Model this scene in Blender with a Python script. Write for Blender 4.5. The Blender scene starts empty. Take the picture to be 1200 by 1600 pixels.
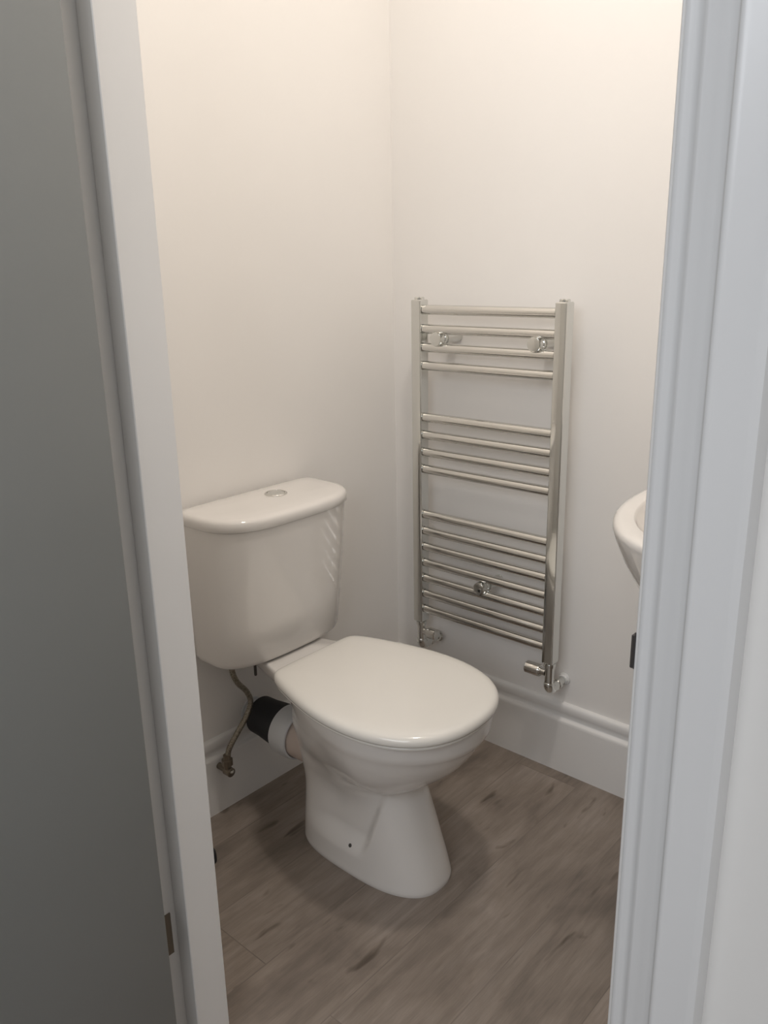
import bpy, bmesh, math, random
from mathutils import Vector, Matrix, Euler
random.seed(4)
scene = bpy.context.scene
C = scene.collection

# ------------------------------------------------------------------ camera
cam_d = bpy.data.cameras.new('camera')
cam = bpy.data.objects.new('camera', cam_d)
C.objects.link(cam)
X = Vector((0.66250452, -0.7488, -0.0186))      # world direction of image right
U = Vector((0.2252, 0.1754, 0.9584))            # world direction of image up
F = Vector((0.7144, 0.6391, -0.2848))           # world viewing direction
F.normalize(); X = (X - F * X.dot(F)).normalized(); U = X.cross(F).normalized()
M = Matrix(((X.x, U.x, -F.x), (X.y, U.y, -F.y), (X.z, U.z, -F.z)))
cam.matrix_world = Matrix.Translation((-1.6073, -1.3931, 1.19)) @ M.to_4x4()
cam_d.sensor_fit = 'VERTICAL'
cam_d.sensor_height = 24.0
cam_d.lens = 1304.14 / 1600 * 24.0
cam_d.clip_start = 0.02
scene.camera = cam

# ------------------------------------------------------------------ light
scene.view_settings.view_transform = 'Standard'
scene.view_settings.look = 'None'
scene.view_settings.gamma = 1.0
scene.view_settings.use_curve_mapping = False
scene.view_settings.exposure = 0.0
w = bpy.data.worlds.new('world'); scene.world = w
w.use_nodes = True
w.node_tree.nodes['Background'].inputs[0].default_value = (0.60, 0.68, 0.80, 1)
w.node_tree.nodes['Background'].inputs[1].default_value = 0.25

def area(name, loc, target, sx, sy, power, col, shape='RECTANGLE'):
    d = bpy.data.lights.new(name, 'AREA'); d.shape = shape
    d.size = sx
    if shape in ('RECTANGLE', 'ELLIPSE'): d.size_y = sy
    d.energy = power; d.color = col
    o = bpy.data.objects.new(name, d); C.objects.link(o)
    o.location = loc
    o.rotation_euler = (Vector(target) - Vector(loc)).to_track_quat('-Z', 'Y').to_euler()
    return o
area('ceiling_lamp_light', (-0.68, -0.84, 2.62), (-0.68, -0.84, 0), 0.15, 0.15, 9.6, (1.0, 0.94, 0.875), 'DISK')
area('hall_daylight', (-3.1, -1.40, 1.95), (-1.1, -1.15, 1.35), 2.0, 0.9, 29.0, (0.88, 0.925, 0.99))

# ------------------------------------------------------------------ materials
def mat(name, col, rough=0.5, metal=0.0, coat=0.0, spec=0.5):
    m = bpy.data.materials.new(name); m.use_nodes = True
    b = m.node_tree.nodes['Principled BSDF']
    b.inputs['Base Color'].default_value = (*col, 1)
    b.inputs['Roughness'].default_value = rough
    b.inputs['Metallic'].default_value = metal
    b.inputs['Coat Weight'].default_value = coat
    b.inputs['Coat Roughness'].default_value = 0.05
    b.inputs['Specular IOR Level'].default_value = spec
    return m
def add_noise(m, scale=30, amount=0.03, bump=0.0, bscale=200, dist=0.001):
    nt = m.node_tree; b = nt.nodes['Principled BSDF']
    tc = nt.nodes.new('ShaderNodeTexCoord')
    n = nt.nodes.new('ShaderNodeTexNoise'); n.inputs['Scale'].default_value = scale; n.inputs['Detail'].default_value = 4
    nt.links.new(tc.outputs['Object'], n.inputs['Vector'])
    c = b.inputs['Base Color'].default_value[:]
    r = nt.nodes.new('ShaderNodeValToRGB')
    r.color_ramp.elements[0].position = 0.3; r.color_ramp.elements[1].position = 0.7
    r.color_ramp.elements[0].color = (*[v * (1 - amount) for v in c[:3]], 1)
    r.color_ramp.elements[1].color = (*[min(1, v * (1 + amount)) for v in c[:3]], 1)
    nt.links.new(n.outputs['Fac'], r.inputs['Fac'])
    nt.links.new(r.outputs['Color'], b.inputs['Base Color'])
    if bump:
        n2 = nt.nodes.new('ShaderNodeTexNoise'); n2.inputs['Scale'].default_value = bscale; n2.inputs['Detail'].default_value = 3
        nt.links.new(tc.outputs['Object'], n2.inputs['Vector'])
        bp = nt.nodes.new('ShaderNodeBump'); bp.inputs['Strength'].default_value = bump; bp.inputs['Distance'].default_value = dist
        nt.links.new(n2.outputs['Fac'], bp.inputs['Height'])
        nt.links.new(bp.outputs['Normal'], b.inputs['Normal'])
    return m
M_wall = add_noise(mat('warm white wall paint', (0.91, 0.88, 0.845), 0.75, spec=0.3), 3, 0.012, 0.12, 140)
M_hall = add_noise(mat('hall wall paint', (0.84, 0.82, 0.79), 0.75, spec=0.3), 3, 0.012, 0.12, 140)
M_ceil = mat('ceiling paint', (0.88, 0.87, 0.85), 0.8)
M_gloss = add_noise(mat('white satin woodwork', (0.86, 0.845, 0.825), 0.35), 6, 0.01)
M_arch = add_noise(mat('white satin architrave', (0.80, 0.795, 0.79), 0.26), 6, 0.01)
M_door = add_noise(mat('grey door paint', (0.26, 0.27, 0.265), 0.45), 5, 0.02)
M_ceramic = add_noise(mat('white vitreous ceramic', (0.82, 0.785, 0.745), 0.10, coat=0.3), 4, 0.008)
M_seat = mat('white plastic seat', (0.82, 0.79, 0.735), 0.14, coat=0.2)
M_chrome = mat('chrome', (0.74, 0.745, 0.72), 0.10, 1.0)
M_chrome_s = mat('chrome soft', (0.72, 0.71, 0.68), 0.09, 1.0)
M_black = mat('black rubber', (0.018, 0.019, 0.022), 0.6)
M_pvc = mat('white plastic pipe', (0.70, 0.71, 0.72), 0.35)
M_braid = add_noise(mat('braided steel hose', (0.30, 0.27, 0.22), 0.42, 0.8), 400, 0.5, 0.8, 500)
M_brass = mat('aged brass', (0.25, 0.215, 0.17), 0.36, 0.85)
M_dark = mat('dark metal', (0.10, 0.09, 0.085), 0.5, 0.6)
M_clay = mat('bare fired ceramic', (0.62, 0.52, 0.46), 0.5)
M_white_cap = mat('white pipe cover', (0.75, 0.74, 0.72), 0.4)

def floor_material():
    m = mat('grey oak vinyl planks', (0.3, 0.27, 0.24), 0.48)
    nt = m.node_tree; b = nt.nodes['Principled BSDF']; N = nt.nodes.new; L = nt.links.new
    tc = N('ShaderNodeTexCoord')
    mp = N('ShaderNodeMapping'); mp.inputs['Location'].default_value = (0.05, 0.105 + 0.1615 * 40, 0)
    L(tc.outputs['Object'], mp.inputs['Vector'])
    br = N('ShaderNodeTexBrick')
    br.offset = 0.43; br.offset_frequency = 2
    br.inputs['Color1'].default_value = (0, 0, 0, 1); br.inputs['Color2'].default_value = (1, 1, 1, 1)
    br.inputs['Mortar'].default_value = (0.5, 0.5, 0.5, 1)
    br.inputs['Scale'].default_value = 1.0
    br.inputs['Mortar Size'].default_value = 0.0012
    br.inputs['Mortar Smooth'].default_value = 0.3
    br.inputs['Bias'].default_value = 0.0
    br.inputs['Brick Width'].default_value = 1.90
    br.inputs['Row Height'].default_value = 0.1615
    L(mp.outputs[0], br.inputs['Vector'])
    # per-plank offset of the grain
    sep = N('ShaderNodeSeparateColor'); L(br.outputs['Color'], sep.inputs[0])
    mul = N('ShaderNodeMath'); mul.operation = 'MULTIPLY'; mul.inputs[1].default_value = 11.9; L(sep.outputs[0], mul.inputs[0])
    cmb = N('ShaderNodeCombineXYZ'); L(mul.outputs[0], cmb.inputs[0]); L(mul.outputs[0], cmb.inputs[2])
    va = N('ShaderNodeVectorMath'); va.operation = 'ADD'; L(mp.outputs[0], va.inputs[0]); L(cmb.outputs[0], va.inputs[1])
    def noise(sx, sy, scale, detail, dist=0.0):
        k = N('ShaderNodeMapping'); k.inputs['Scale'].default_value = (sx, sy, 1); L(va.outputs[0], k.inputs['Vector'])
        n = N('ShaderNodeTexNoise'); n.inputs['Scale'].default_value = scale; n.inputs['Detail'].default_value = detail
        n.inputs['Distortion'].default_value = dist; L(k.outputs[0], n.inputs['Vector']); return n
    g1 = noise(1.3, 14, 5, 8, 0.6)       # long grain streaks
    g2 = noise(4, 60, 9, 4, 0.2)         # fine fibre
    g3 = noise(2.0, 3.6, 2.7, 4, 0.5)    # broad blotches
    g4 = noise(4.5, 15, 2.2, 2, 0.4)     # knots
    def mix(a, bb, fac, kind='MIX'):
        x = N('ShaderNodeMix'); x.data_type = 'RGBA'; x.blend_type = kind
        if isinstance(fac, float): x.inputs[0].default_value = fac
        else: L(fac, x.inputs[0])
        for s, v in ((6, a), (7, bb)):
            if isinstance(v, tuple): x.inputs[s].default_value = (*v, 1)
            else: L(v, x.inputs[s])
        return x.outputs[2]
    r = N('ShaderNodeValToRGB'); L(g3.outputs['Fac'], r.inputs[0])
    e = r.color_ramp.elements
    e[0].position = 0.30; e[0].color = (0.190, 0.156, 0.130, 1)
    e[1].position = 0.70; e[1].color = (0.325, 0.275, 0.236, 1)
    el = e.new(0.5); el.color = (0.275, 0.228, 0.190, 1)
    rg = N('ShaderNodeValToRGB'); L(g1.outputs['Fac'], rg.inputs[0])
    rg.color_ramp.elements[0].position = 0.32; rg.color_ramp.elements[0].color = (0.62, 0.60, 0.58, 1)
    rg.color_ramp.elements[1].position = 0.62; rg.color_ramp.elements[1].color = (1.12, 1.10, 1.08, 1)
    c = mix(r.outputs[0], rg.outputs[0], 0.42, 'MULTIPLY')
    rf = N('ShaderNodeValToRGB'); L(g2.outputs['Fac'], rf.inputs[0])
    rf.color_ramp.elements[0].position = 0.3; rf.color_ramp.elements[0].color = (0.82, 0.82, 0.82, 1)
    rf.color_ramp.elements[1].position = 0.7; rf.color_ramp.elements[1].color = (1.1, 1.1, 1.1, 1)
    c = mix(c, rf.outputs[0], 0.5, 'MULTIPLY')
    rk = N('ShaderNodeValToRGB'); L(g4.outputs['Fac'], rk.inputs[0])
    rk.color_ramp.elements[0].position = 0.655; rk.color_ramp.elements[0].color = (1, 1, 1, 1)
    rk.color_ramp.elements[1].position = 0.76; rk.color_ramp.elements[1].color = (0.50, 0.47, 0.44, 1)
    c = mix(c, rk.outputs[0], 1.0, 'MULTIPLY')
    # plank to plank tint
    rp = N('ShaderNodeValToRGB'); L(sep.outputs[0], rp.inputs[0])
    rp.color_ramp.elements[0].color = (0.975, 0.98, 0.985, 1); rp.color_ramp.elements[1].color = (1.025, 1.015, 1.01, 1)
    c = mix(c, rp.outputs[0], 1.0, 'MULTIPLY')
    mf = N('ShaderNodeMath'); mf.operation = 'MULTIPLY'; mf.inputs[1].default_value = 0.45; L(br.outputs['Fac'], mf.inputs[0])
    c = mix(c, (0.13, 0.105, 0.09), mf.outputs[0])
    L(c, b.inputs['Base Color'])
    bp = N('ShaderNodeBump'); bp.inputs['Strength'].default_value = 0.25; bp.inputs['Distance'].default_value = 0.001
    L(g2.outputs['Fac'], bp.inputs['Height']); L(bp.outputs[0], b.inputs['Normal'])
    return m
M_floor = floor_material()

# ------------------------------------------------------------------ helpers
def obj(name, bm, m, parent=None, angle=35, smooth=True, origin=None):
    bmesh.ops.recalc_face_normals(bm, faces=bm.faces)
    if smooth:
        for f in bm.faces: f.smooth = True
        lim = math.radians(angle)
        for e in bm.edges:
            if len(e.link_faces) == 2 and e.calc_face_angle(0) > lim: e.smooth = False
    if origin is not None:
        bmesh.ops.translate(bm, verts=bm.verts, vec=-Vector(origin))
    me = bpy.data.meshes.new(name); bm.to_mesh(me); bm.free()
    me.materials.append(m)
    o = bpy.data.objects.new(name, me); C.objects.link(o)
    if origin is not None: o.location = origin
    if parent is not None:
        o.parent = parent
        if origin is None: o.matrix_parent_inverse = Matrix.Translation(-parent.location)
    return o
def struct(name, bm, m, parent=None, **k):
    o = obj(name, bm, m, parent, **k)
    if parent is None: o['kind'] = 'structure'
    return o
def thing(name, label, cat, loc, group=None):
    o = bpy.data.objects.new(name, None); C.objects.link(o)
    o.empty_display_size = 0.05
    o.location = loc; o['label'] = label; o['category'] = cat
    if group: o['group'] = group
    bpy.context.view_layer.update()
    return o
def box(bm, x0, x1, y0, y1, z0, z1, bev=0.0, seg=2):
    r = bmesh.ops.create_cube(bm, size=1.0)
    vs = r['verts']
    for v in vs:
        v.co = Vector(((x0 + x1) / 2 + v.co.x * (x1 - x0), (y0 + y1) / 2 + v.co.y * (y1 - y0), (z0 + z1) / 2 + v.co.z * (z1 - z0)))
    if bev:
        es = list({e for v in vs for e in v.link_edges})
        bmesh.ops.bevel(bm, geom=es, offset=bev, segments=seg, profile=0.5, affect='EDGES')
    return bm
def rings(bm, rs, cap0=True, cap1=True, closed=True):
    """skin a list of rings (lists of points) into a surface"""
    vr = [[bm.verts.new(p) for p in r] for r in rs]
    n = len(vr[0])
    for a, b in zip(vr[:-1], vr[1:]):
        for i in range(n if closed else n - 1):
            j = (i + 1) % n
            bm.faces.new((a[i], a[j], b[j], b[i]))
    if cap0: bm.faces.new(vr[0])
    if cap1: bm.faces.new(vr[-1])
    return vr
def frame_of(d):
    d = d.normalized()
    a = Vector((0, 0, 1)) if abs(d.z) < 0.9 else Vector((1, 0, 0))
    u = d.cross(a).normalized(); v = d.cross(u).normalized()
    return u, v
def lathe(bm, p0, d, prof, n=28):
    """prof: list of (distance along d, radius)"""
    p0 = Vector(p0); d = Vector(d).normalized(); u, v = frame_of(d)
    rs = []
    for t, r in prof:
        r = max(r, 1e-5)
        rs.append([p0 + d * t + (u * math.cos(2 * math.pi * i / n) + v * math.sin(2 * math.pi * i / n)) * r for i in range(n)])
    rings(bm, rs)
    return bm
def tube(bm, pts, r, n=14):
    pts = [Vector(p) for p in pts]
    rs = []; u = None
    for i, p in enumerate(pts):
        d = (pts[min(i + 1, len(pts) - 1)] - pts[max(i - 1, 0)]).normalized()
        if u is None: u, v = frame_of(d)
        else:
            u = (u - d * u.dot(d)).normalized(); v = d.cross(u)
        rr = r[i] if isinstance(r, list) else r
        rs.append([p + (u * math.cos(2 * math.pi * k / n) + v * math.sin(2 * math.pi * k / n)) * rr for k in range(n)])
    rings(bm, rs)
    return bm
def catmull(pts, sub=8):
    P = [Vector(p) for p in pts]; P = [P[0] * 2 - P[1]] + P + [P[-1] * 2 - P[-2]]
    out = []
    for i in range(1, len(P) - 2):
        for k in range(sub):
            t = k / sub
            out.append(0.5 * ((2 * P[i]) + (P[i + 1] - P[i - 1]) * t + (2 * P[i - 1] - 5 * P[i] + 4 * P[i + 1] - P[i + 2]) * t * t + (3 * P[i] - P[i - 1] - 3 * P[i + 1] + P[i + 2]) * t ** 3))
    out.append(P[-2]); return out
def smooth_table(rows, n):
    """rows: tuples whose first entry is the key; returns n rows, monotone cubic (Hermite) interpolated"""
    K = [r[0] for r in rows]; m = len(rows); out = []
    def slopes(c):
        d = [(rows[i + 1][c] - rows[i][c]) / (K[i + 1] - K[i]) for i in range(m - 1)]
        s = [d[0]] + [0 if d[i - 1] * d[i] <= 0 else 2 * d[i - 1] * d[i] / (d[i - 1] + d[i]) for i in range(1, m - 1)] + [d[-1]]
        return s
    S = [slopes(c) for c in range(1, len(rows[0]))]
    for k in range(n):
        z = K[0] + (K[-1] - K[0]) * k / (n - 1)
        i = max(j for j in range(m - 1) if K[j] <= z + 1e-12)
        h = K[i + 1] - K[i]; t = (z - K[i]) / h
        row = [z]
        for c in range(1, len(rows[0])):
            a, b = rows[i][c], rows[i + 1][c]; sa, sb = S[c - 1][i], S[c - 1][i + 1]
            row.append((2*t**3-3*t*t+1)*a + (t**3-2*t*t+t)*h*sa + (-2*t**3+3*t*t)*b + (t**3-t*t)*h*sb)
        out.append(row)
    return out
def sstep(a, b, x):
    t = min(1, max(0, (x - a) / (b - a))); return t * t * (3 - 2 * t)
def sup(t, n):
    c, s = math.cos(t), math.sin(t)
    return math.copysign(abs(c) ** (2 / n), c), math.copysign(abs(s) ** (2 / n), s)

# ------------------------------------------------------------------ setting
ZC = 2.66
IN = -1.0        # room side of the door wall
OUT = -1.105     # hall side of the door wall
NEAR = -1.22     # wall with the basin
YL, YR = -0.463, -1.172   # faces of the door lining
HEAD = 1.98

bm = bmesh.new(); box(bm, -3.2, 0.1, -3.0, 1.3, -0.06, 0.0); struct('floor', bm, M_floor, smooth=False)
bm = bmesh.new(); box(bm, -3.2, 0.1, -3.0, 1.3, ZC, ZC + 0.06); struct('ceiling', bm, M_ceil, smooth=False)
bm = bmesh.new(); box(bm, IN, 0.1, 0.0, 0.1, 0, ZC); struct('wall_left', bm, M_wall, smooth=False)
bm = bmesh.new(); box(bm, 0.0, 0.1, NEAR, 0.0, 0, ZC); struct('wall_right', bm, M_wall, smooth=False)
bm = bmesh.new(); box(bm, IN, 0.1, NEAR - 0.1, NEAR, 0, ZC); struct('wall_near', bm, M_wall, smooth=False)
bm = bmesh.new()
box(bm, OUT, IN, YL + 0.028, 1.3, 0, ZC)
box(bm, OUT, IN, -3.0, YR - 0.028, 0, ZC)
box(bm, OUT, IN, YR - 0.028, YL + 0.028, HEAD + 0.028, ZC)
struct('wall_front', bm, M_hall, smooth=False)
bm = bmesh.new(); box(bm, -3.3, -3.2, -3.0, 1.3, 0, ZC); struct('wall_hall', bm, M_hall, smooth=False)
bm = bmesh.new(); box(bm, -3.2, OUT, 1.3, 1.4, 0, ZC); struct('wall_hall_end', bm, M_hall, smooth=False)
bm = bmesh.new(); box(bm, -3.2, OUT, -3.1, -3.0, 0, ZC); struct('wall_hall_side', bm, M_hall, smooth=False)

SK = [(0, 0), (.018, 0), (.018, .131), (.0172, .136), (.0145, .139), (.0095, .1405), (.0065, .143), (.0062, .147), (.0078, .152),
      (.0108, .157), (.0125, .162), (.0125, .170), (.011, .175), (.007, .1785), (.003, .180), (0, .180)]
def skirting(name, kind):
    bm = bmesh.new()
    if kind == 'A':    # along wall_left, mitred into the corner
        rs = [[(IN, -d, z) for d, z in SK], [(-d, -d, z) for d, z in SK]]
    elif kind == 'B':  # along wall_right
        rs = [[(-d, -d, z) for d, z in SK], [(-d, NEAR + d, z) for d, z in SK]]
    elif kind == 'C':
        rs = [[(-d, NEAR + d, z) for d, z in SK], [(IN, NEAR + d, z) for d, z in SK]]
    rings(bm, rs)
    return struct(name, bm, M_gloss, angle=50)
skirting('baseboard_left', 'A'); skirting('baseboard_right', 'B'); skirting('baseboard_near', 'C')
bm = bmesh.new()
rs = [[(OUT - d, y, z) for d, z in SK] for y in (-1.245, -3.0)]
rings(bm, rs); struct('baseboard_hall', bm, M_arch, angle=50)

# door lining with its planted stop
bm = bmesh.new()
T = 0.028
box(bm, OUT, IN, YL, YL + T, 0, HEAD + T, 0.001, 1)
box(bm, OUT, IN, YR - T, YR, 0, HEAD + T, 0.001, 1)
box(bm, OUT, IN, YR, YL, HEAD, HEAD + T, 0.001, 1)
struct('trim_1', bm, M_gloss)
bm = bmesh.new()
box(bm, -1.056, IN + 0.001, -0.495, YL, 0, HEAD, 0.0012, 1)
box(bm, -1.056, IN + 0.001, YR, YR + 0.02, 0, HEAD, 0.0012, 1)
box(bm, -1.056, IN + 0.001, YR + 0.02, -0.495, HEAD - 0.02, HEAD, 0.0012, 1)
struct('trim_2', bm, M_gloss)

# architraves: d = distance from the inner edge, t = thickness off the wall
AR = [(0, 0), (0, .006), (.0012, .0072), (.004, .0076), (.007, .0070), (.0095, .0072), (.0120, .0088), (.0138, .0106), (.0155, .0112), (.0180, .0112), (.0230, .0125), (.0285, .0142), (.0325, .0150),
      (.0340, .0160), (.0348, .0185), (.0360, .0200), (.0378, .0206), (.0395, .0203), (.0410, .0195), (.060, .0195), (.0640, .0192), (.0660, .0180), (.0665, .0155), (.0665, 0)]
def architrave(name, yin, sgn, plane=OUT, ps=-1):
    bm = bmesh.new()
    zi = HEAD + 0.005
    rs = [[(plane + ps * t, yin + sgn * d, 0) for d, t in AR], [(plane + ps * t, yin + sgn * d, zi + d) for d, t in AR]]
    rings(bm, rs)
    return struct(name, bm, M_arch, angle=40)
architrave('trim_3', YR - 0.005, -1)
architrave('trim_4', YL + 0.005, 1)
bm = bmesh.new()
zi = HEAD + 0.005
rs = [[(OUT - t, YR - 0.005 - d, zi + d) for d, t in AR], [(OUT - t, YL + 0.005 + d, zi + d) for d, t in AR]]
rings(bm, rs); struct('trim_5', bm, M_arch, angle=40)

# the open door, folded back flat to the camera's left
door = thing('door_1', 'grey painted door standing open in front of the left jamb', 'door', (OUT - 0.0005, YL, 0.006))
del door['label']; del door['category']; door['kind'] = 'structure'
bm = bmesh.new(); box(bm, -1.792, -1.1058, -0.5205, -0.4765, 0.006, 1.97, 0.0015, 2)
obj('door_leaf', bm, M_door, door)
for z in (0.198, 1.70):
    bm = bmesh.new()
    box(bm, -1.104, -1.0650, YL - 0.0022, YL - 0.0002, z, z + 0.072)                     # plate let into the lining
    lathe(bm, (-1.1100, -0.4700, z), (0, 0, 1), [(0, .0035), (0.001, .0045), (0.071, .0045), (0.072, .0035)], 14)
    for zz in (0.012, 0.036, 0.060):
        lathe(bm, (-1.083, YL - 0.002, z + zz), (0, -1, 0), [(0, .0035), (.0012, .0032), (.0016, .001)], 12)
    obj('hinge', bm, M_brass, door)
# strike plate on the right-hand lining
bm = bmesh.new()
box(bm, -1.1045, -1.066, YR - 0.0002, YR + 0.0005, 0.918, 0.945)
box(bm, -1.1065, -1.0980, YR - 0.0002, YR + 0.0022, 0.919, 0.944, 0.0006, 1)
sp = obj('strike_plate', bm, M_dark)
sp['label'] = 'thin dark metal latch plate on edge of right door jamb'; sp['category'] = 'latch plate'

# ------------------------------------------------------------------ toilet
TX = -0.515
toilet = thing('toilet', 'white close-coupled toilet with closed lid and exposed waste outlet', 'toilet', (TX, -0.35, 0))
#  z, front y, back y, half width, exponent front, exponent back
PAN = [(0.000, -0.551, -0.205, 0.090, 2.5, 3.2),
       (0.006, -0.552, -0.204, 0.0915, 2.5, 3.2),
       (0.020, -0.549, -0.204, 0.090, 2.5, 3.2),
       (0.100, -0.521, -0.204, 0.084, 2.5, 3.0),
       (0.165, -0.499, -0.200, 0.079, 2.4, 2.8),
       (0.195, -0.490, -0.195, 0.077, 2.3, 2.6),
       (0.208, -0.490, -0.190, 0.080, 2.2, 2.5),
       (0.222, -0.506, -0.185, 0.094, 2.1, 2.4),
       (0.245, -0.540, -0.178, 0.116, 2.05, 2.3),
       (0.280, -0.580, -0.175, 0.138, 2.0, 2.2),
       (0.315, -0.606, -0.180, 0.152, 2.0, 2.1),
       (0.338, -0.620, -0.185, 0.1590, 2.0, 2.1),
       (0.350, -0.6285, -0.186, 0.1632, 2.0, 2.1),
       (0.360, -0.632, -0.187, 0.1650, 2.0, 2.1),
       (0.385, -0.635, -0.190, 0.1665, 2.0, 2.1),
       (0.392, -0.634, -0.190, 0.1655, 2.0, 2.1),
       (0.395, -0.630, -0.192, 0.162, 2.0, 2.1)]
bm = bmesh.new(); rs = []
NP = 160
for z, yf, yb, hw, nf, nb in smooth_table(PAN, 110):
    yc = (yf * 0.42 + yb * 0.58) if z < 0.2 else (-0.40)
    tt = sstep(0.19, 0.24, z); yc = (-0.385) * (1 - tt) + (-0.44) * tt
    ring = []
    for i in range(NP):
        t = 2 * math.pi * i / NP
        c, s = sup(t, nf if math.sin(t) < 0 else nb)
        x = hw * c; y = yc + (s * (yc - yf) if s < 0 else s * (yb - yc))
        # towards the back the bowl runs down into the foot without a waist
        hr = 0.082 + 0.078 * sstep(0.13, 0.40, z)
        kb = sstep(-0.46, -0.34, y) * sstep(0.10, 0.16, z)
        x = x * ((1 - kb) + kb * hr / hw)
        # recessed flank behind the front column, with the foot left standing proud
        ye = -0.395 - 0.30 * z
        k = sstep(ye - 0.013, ye + 0.013, y) * (1 - sstep(-0.34, -0.215, y)) * sstep(0.045, 0.095, z) * (1 - sstep(0.15, 0.27, z))
        if abs(c) > 0.3: x -= math.copysign(0.019 * k, x)
        ring.append((TX + x, y, z))
    rs.append(ring)
rings(bm, rs)
# shelf that carries the cistern
SH = [(0.330, -0.26, -0.11, -0.035), (0.350, -0.27, -0.065, -0.018), (0.364, -0.275, -0.045, -0.005), (0.386, -0.275, -0.040, 0.0), (0.3925, -0.273, -0.042, -0.001), (0.395, -0.268, -0.046, -0.005)]
rs = []
for z, yf, yb, dw in SH:
    yc = (yf + yb) / 2; hy = (yb - yf) / 2; ring = []
    for i in range(56):
        c, s_ = sup(2 * math.pi * i / 56, 6); y = yc + hy * s_
        hw = 0.052 + (0.108 - 0.052) * (-0.04 - y) / 0.20 + dw      # widens from the wall to the hinges
        ring.append((TX + hw * c, y, z))
    rs.append(ring)
rings(bm, rs)
pan = obj('pan', bm, M_ceramic, toilet, angle=60)
# outlet spigot (bare fired clay end)
bm = bmesh.new()
lathe(bm, (-0.526, -0.245, 0.197), (0, 1, 0), [(0, .045), (.05, .0465), (.075, .047), (.078, .0485), (.100, .0485)], 40)
o = obj('outlet_spigot', bm, M_clay, toilet); o['label'] = 'unglazed pinkish outlet spout'
bm = bmesh.new(); lathe(bm, (-0.5940, -0.3792, 0.0605), (-0.857, 0, 0.515), [(0, .0040), (.0032, .0040), (.0036, .003)], 16)
o = obj('fixing_hole', bm, M_dark, toilet); o['label'] = 'dark screw hole in the foot'

# lid: D-shaped domed outline (mirrored about LX)
LX = -0.533
half = [(0.000, -0.648), (0.040, -0.6445), (0.080, -0.632), (0.115, -0.609), (0.143, -0.574), (0.161, -0.530), (0.1695, -0.480), (0.1695, -0.430),
        (0.1630, -0.380), (0.151, -0.330), (0.1375, -0.285), (0.126, -0.253), (0.117, -0.237), (0.106, -0.2265), (0.085, -0.223), (0.045, -0.222), (0.0, -0.222)]
H = catmull([(a, b, 0) for a, b in half], 5)
outline = [(p.x, p.y) for p in H] + [(-p.x, p.y) for p in reversed(H[1:-1])]
def lid_rings(bm, prof, cy=-0.44):
    rs = []
    for inset, z in prof:
        ring = []
        for i, (x, y) in enumerate(outline):
            L = math.hypot(x, y - cy); k = max(0.0005, (L - inset) / L)
            ring.append((LX + x * k, cy + (y - cy) * k, z))
        rs.append(ring)
    rings(bm, rs)
bm = bmesh.new()
lid_rings(bm, [(.0075, .4035), (.003, .4035), (.001, .4045), (.0000, .408), (.0002, .4125), (.0015, .4165), (.0045, .4200), (.009, .4225), (.016, .4243), (.028, .4256), (.05, .4266), (.09, .4274), (.13, .4278), (.16, .428)])
obj('lid', bm, M_seat, toilet, angle=50)
bm = bmesh.new()
lid_rings(bm, [(.0085, .3965), (.005, .3965), (.004, .398), (.004, .401), (.006, .4028), (.012, .4028)])
obj('seat_ring', bm, M_seat, toilet, angle=50)
for s in (-1, 1):
    bm = bmesh.new(); lathe(bm, (LX + s * 0.075 - 0.014, -0.2235, 0.4035), (1, 0, 0), [(0, .004), (.001, .0055), (.027, .0055), (.028, .004)], 18)
    box(bm, LX + s * 0.075 - 0.011, LX + s * 0.075 + 0.011, -0.230, -0.218, 0.3952, 0.4030, 0.001)
    obj('hinge', bm, M_seat, toilet)

# cistern: bowed front, straight back, lofted from the shelf to the lid
CX = -0.514
def cis_outline(hw, yb, yfc, bow, rc, n=96):
    """plan outline: back straight, sides going forward, front bowed; yfc = front y at the centre"""
    pts = []
    yc = yb - 0.055
    for i in range(n):
        t = 2 * math.pi * i / n
        if math.sin(t) <= 0:
            c, s = sup(t, rc); pts.append((CX + hw * c, yc + s * (yc - yfc)))
        else:
            c, s = sup(t, 9); pts.append((CX + hw * c, yc + s * (yb - yc)))
    return pts
CIS = [(0.3955, 0.155, -0.024, -0.140, 0, 2.9), (0.3970, 0.162, -0.020, -0.151, 0, 2.9), (0.4015, 0.1670, -0.017, -0.158, 0, 2.9), (0.412, 0.170, -0.015, -0.163, 0, 2.95),
       (0.50, 0.1740, -0.015, -0.174, 0, 3.05), (0.60, 0.1780, -0.015, -0.185, 0, 3.15), (0.700, 0.1805, -0.015, -0.195, 0, 3.15)]
def cis_rings(bm, rows, n=None):
    rs = []
    for z, hw, yb, yf, bow, rc in rows:
        rs.append([(x, y, z) for x, y in cis_outline(hw, yb, yf, bow, rc)])
    rings(bm, rs)
bm = bmesh.new(); cis_rings(bm, CIS)
cis = obj('cistern', bm, M_ceramic, toilet, angle=50)
bm = bmesh.new()
cis_rings(bm, [(0.7008, .178, -0.016, -.192, 0, 3.15), (0.7015, .1835, -.012, -.1985, 0, 3.15), (0.7030, .1850, -.011, -.2003, 0, 3.15), (0.7130, .1855, -.010, -.2012, 0, 3.15), (0.7185, .1848, -.011, -.2005, 0, 3.15),
               (0.7225, .1825, -.013, -.198, 0, 3.15), (0.7255, .1775, -.018, -.193, 0, 3.15), (0.7270, .169, -.026, -.184, 0, 3.15), (0.7282, .14, -.05, -.155, 0, 3.15), (0.7288, .08, -.075, -.125, 0, 3.15)])
clid = obj('cistern_lid', bm, M_ceramic, toilet, angle=60)
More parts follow.
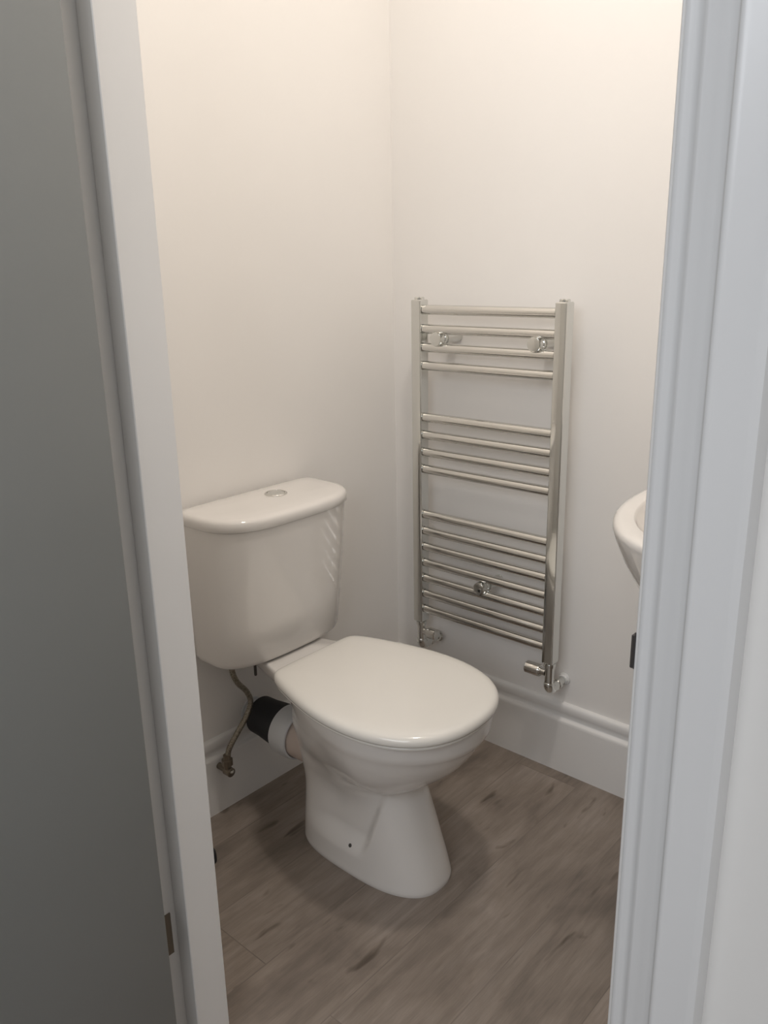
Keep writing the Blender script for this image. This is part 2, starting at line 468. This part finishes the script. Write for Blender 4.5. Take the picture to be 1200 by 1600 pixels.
bm = bmesh.new(); lathe(bm, (-0.490, -0.088, 0.7275), (0, 0, 1), [(0, .024), (.003, .024), (.0045, .0225), (.0048, .0195), (.0028, .019)], 40)
fb = obj('flush_button', bm, M_chrome_s, toilet); fb['label'] = 'round chrome dual flush button'
bm = bmesh.new()
for s in (-1, 1):
    # two half-moon keys with a gap between
    n = 20; rs = []
    for inset, z in ((0, .7290), (0, .7312), (.001, .7320), (.004, .7322)):
        pts = []
        r = .0185 - inset; g = .0007 + inset
        a0 = math.asin(g / r)
        for i in range(n + 1):
            a = a0 + (math.pi - 2 * a0) * i / n
            pts.append((-0.490 + r * math.cos(a), -0.088 + s * r * math.sin(a), z))
        rs.append(pts)
    rings(bm, rs)
obj('button_key', bm, M_chrome, fb)
# bolt hanging under the cistern
bm = bmesh.new(); lathe(bm, (-0.590, -0.105, 0.3965), (0, 0, -1), [(0, .009), (.004, .009), (.0045, .0032), (.045, .0032), (.047, .002)], 14)
obj('cistern_bolt', bm, M_dark, toilet)

# ------------------------------------------------------------------ waste connector
PX, PZ = -0.526, 0.201
wc = thing('pan_connector', 'black rubber and white plastic waste pipe behind the toilet into the wall', 'waste pipe', (PX, 0.0, PZ))
bm = bmesh.new()
lathe(bm, (PX, -0.032, PZ), (0, -1, 0), [(0, .0415), (.002, .0435), (.030, .0445), (.055, .0475), (.086, .0505), (.0895, .0505)], 48)
obj('rubber_sleeve', bm, M_black, wc)
bm = bmesh.new(); lathe(bm, (PX, -0.0005, PZ), (0, -1, 0), [(0, .032), (.004, .032), (.005, .026), (.036, .026)], 32)
obj('wall_stub', bm, M_pvc, wc)
bm = bmesh.new()
lathe(bm, (PX, -0.121, PZ - .002), (0, -1, 0), [(0, .0530), (.0015, .0560), (.010, .0568), (.036, .0565), (.046, .0555), (.0495, .0535), (.0505, .0508), (.0465, .0500), (.002, .0498)], 48)
obj('collar', bm, M_pvc, wc)

# ------------------------------------------------------------------ water supply
ws = thing('water_hose', 'braided flexible water hose from cistern down to baseboard valve', 'hose', (-0.64, -0.05, 0.11))
path = catmull([(-0.614, -0.055, 0.398), (-0.614, -0.055, 0.355), (-0.603, -0.056, 0.322), (-0.581, -0.058, 0.291), (-0.574, -0.060, 0.262), (-0.590, -0.060, 0.232), (-0.614, -0.055, 0.200), (-0.634, -0.050, 0.170), (-0.641, -0.050, 0.145)], 8)
bm = bmesh.new(); tube(bm, path, 0.0062, 14)
# crimped wave of the braid
obj('braided_sleeve', bm, M_braid, ws)
bm = bmesh.new(); lathe(bm, (-0.614, -0.055, 0.398), (0, 0, -1), [(0, .012), (.014, .012), (.015, .009), (.03, .0085)], 8)
obj('top_nut', bm, M_brass, ws)
bm = bmesh.new()
lathe(bm, (-0.642, -0.050, 0.158), (0, 0, -1), [(0, .0085), (.010, .0090), (.011, .0125), (.024, .0125), (.025, .0085), (.042, .0085)], 10)
lathe(bm, (-0.642, -0.064, 0.118), (0, 1, 0), [(0, .007), (.002, .0105), (.020, .0105), (.022, .0075), (.0455, .0075)], 20)
obj('isolating_valve', bm, M_brass, ws)
bm = bmesh.new(); lathe(bm, (-0.642, -0.0655, 0.121), (0, -1, 0), [(0, .0048), (.002, .0045), (.003, .002)], 14)
obj('valve_screw', bm, M_chrome, ws)

# ------------------------------------------------------------------ towel radiator
rad = thing('towel_radiator', 'chrome ladder towel radiator with fifteen bars on the right wall', 'towel radiator', (-0.073, -0.332, 0.31))
def post(yc, name='post'):
    # square chrome tube with softened corners
    hw = 0.0138; xb, xf, r = -0.0580, -0.0885, 0.0028
    prof = []
    for cx_, cy_, a0 in ((xb - r, hw - r, 0), (xf + r, hw - r, 90), (xf + r, -hw + r, 180), (xb - r, -hw + r, 270)):
        for q in range(4):
            a = math.radians(a0 + 30 * q)
            prof.append((cx_ + r * math.cos(a), cy_ + r * math.sin(a)))
    def ring(k, z):
        return [(-0.0733 + (x + 0.0733) * k, yc + y * k, z) for x, y in prof]
    bm = bmesh.new()
    rings(bm, [ring(.90, .3125), ring(1, .3145), ring(1, 1.1080), ring(.90, 1.1102)])
    o = obj(name, bm, M_chrome, rad, angle=32)
    bm = bmesh.new()
    lathe(bm, (-0.0733, yc, 1.1100), (0, 0, 1), [(0, .0115), (.0045, .0115), (.006, .010), (.0065, .006)], 20)
    obj('end_cap', bm, M_chrome, o)
    return o
YP1, YP2 = -0.1428, -0.5195
p1 = post(YP1); p2 = post(YP2)
zs = [1.088, 1.045, 1.003, 0.961, 0.839, 0.797, 0.755, 0.713, 0.5985, 0.5567, 0.5150, 0.4733, 0.4316, 0.3900, 0.3483]
for z in zs:
    bm = bmesh.new()
    y0, y1 = YP1 - 0.0145, YP2 + 0.0145
    lathe(bm, (-0.0745, y0, z), (0, -1, 0), [(0, .0098), (.0012, .0110), (y0 - y1 - .0012, .0110), (y0 - y1, .0098)], 28)
    obj('bar', bm, M_chrome_s, rad)
def bracket(yc, z):
    bm = bmesh.new()
    lathe(bm, (0.0, yc, z), (-1, 0, 0), [(0, .0122), (.003, .0122), (.0035, .0118), (.048, .0118), (.0485, .0135), (.054, .0138), (.0545, .0118), (.0600, .0118), (.0605, .0138), (.066, .0138), (.067, .0120), (.0715, .0120), (.0725, .0150),
                                          (.078, .0160), (.0865, .0160), (.0885, .0150), (.0895, .011)], 36)
    return obj('bracket', bm, M_chrome, rad)
bracket(-0.200, 1.024); bracket(-0.458, 1.024); bracket(-0.329, 0.447)
# valves
def valve(yc, sgn, name, label, white):
    v = thing(name, label, 'radiator valve', (-0.0733, yc, 0.25))
    bm = bmesh.new()
    lathe(bm, (-0.0733, yc, 0.3120), (0, 0, -1), [(0, .0105), (.002, .0135), (.010, .0135), (.0105, .0108), (.058, .0108), (.062, .0105)], 24)
    pts = catmull([(-0.0733, yc, 0.262), (-0.0733, yc, 0.256), (-0.067, yc, 0.2455), (-0.055, yc, 0.242), (-0.040, yc, 0.242)], 6)
    tube(bm, pts, [.0112 + .0022 * math.sin(math.pi * i / (len(pts) - 1)) for i in range(len(pts))], 20)
    lathe(bm, (-0.042, yc, 0.242), (1, 0, 0), [(0, .0115), (.002, .013), (.011, .013), (.012, .0085), (.030, .0085)], 24)
    obj('valve_body', bm, M_chrome, v)
    bm = bmesh.new()
    L = 0.052 if white else 0.040
    lathe(bm, (-0.0733, yc + sgn * 0.0095, 0.283), (0, sgn, 0), [(0, .0085), (.010, .0085), (.0105, .0105), (.014, .0105), (.0145, .0135), (.0165, .0145), (L - .002, .0145), (L, .0125), (L + .001, .008)], 28)
    obj('valve_head', bm, M_chrome_s, v)
    bm = bmesh.new()
    lathe(bm, (-0.0015, yc, 0.242), (-1, 0, 0), [(0, .015), (.003, .015), (.005, .012), (.010, .0105)], 28)
    o = obj('pipe_cover', bm, M_white_cap if white else M_chrome, v)
valve(YP1, -1, 'radiator_valve', 'chrome angled valve under left post of the towel radiator', False)
valve(YP2, 1, 'radiator_valve', 'chrome angled valve under right post with knob pointing left', True)

# ------------------------------------------------------------------ basin
bx, bz = -0.310, 0.82
basin = thing('wash_basin', 'white wall-hung wash basin partly hidden behind right door frame', 'basin', (bx, NEAR, bz))
def basin_ring2(hw, yf, z, yb, n=80):
    pts = []; yc = -1.015
    for i in range(n):
        t = 2 * math.pi * i / n
        if math.sin(t) >= 0:   # front half (towards +y)
            c, s = sup(t, 2.15); pts.append((bx + hw * c, yc + s * (yf - yc), z))
        else:
            c, s = sup(t, 12 if yb < -1.2 else 3); pts.append((bx + hw * c, yc + s * (yc - yb), z))
    return pts
YB = NEAR + 0.001
R_out = [(0.09, -1.00, .618), (0.14, -0.965, .622), (.185, -0.930, .645), (.225, -0.895, .680), (.256, -0.862, .722), (.278, -0.834, .766), (.287, -0.820, .795), (.290, -0.8155, .808), (.2895, -0.816, .815), (.286, -0.820, .8185), (.280, -0.826, .820)]
rs = [basin_ring2(hw, yf, z, YB) for hw, yf, z in R_out]
R_in = [(.2575, -0.8435, .8200, -1.13), (.2555, -0.8455, .8190, -1.13), (.2530, -0.848, .815, -1.128), (.250, -0.852, .807, -1.125), (.228, -0.875, .780, -1.118), (.195, -0.905, .730, -1.10), (.13, -0.96, .695, -1.08), (.04, -1.00, .688, -1.05)]
rs += [basin_ring2(hw, yf, z, yb) for hw, yf, z, yb in R_in]
bm = bmesh.new(); rings(bm, rs)
obj('bowl', bm, M_ceramic, basin, angle=55)
bm = bmesh.new(); lathe(bm, (bx, -1.03, 0.6885), (0, 0, 1), [(0, .020), (.002, .020), (.003, .016), (.0015, .012)], 24)
obj('drain', bm, M_chrome, basin)

# ------------------------------------------------------------------ small thing on the floor
bm = bmesh.new(); lathe(bm, (-0.770, -0.128, 0.0), (0, 0, 1), [(0, .021), (.010, .021), (.020, .020), (.0245, .017), (.026, .010)], 28)
st = obj('rubber_door_stop', bm, M_black, origin=(-0.770, -0.128, 0.0))
st['label'] = 'small black rubber stop on the floor beside the left door jamb'; st['category'] = 'door stop'
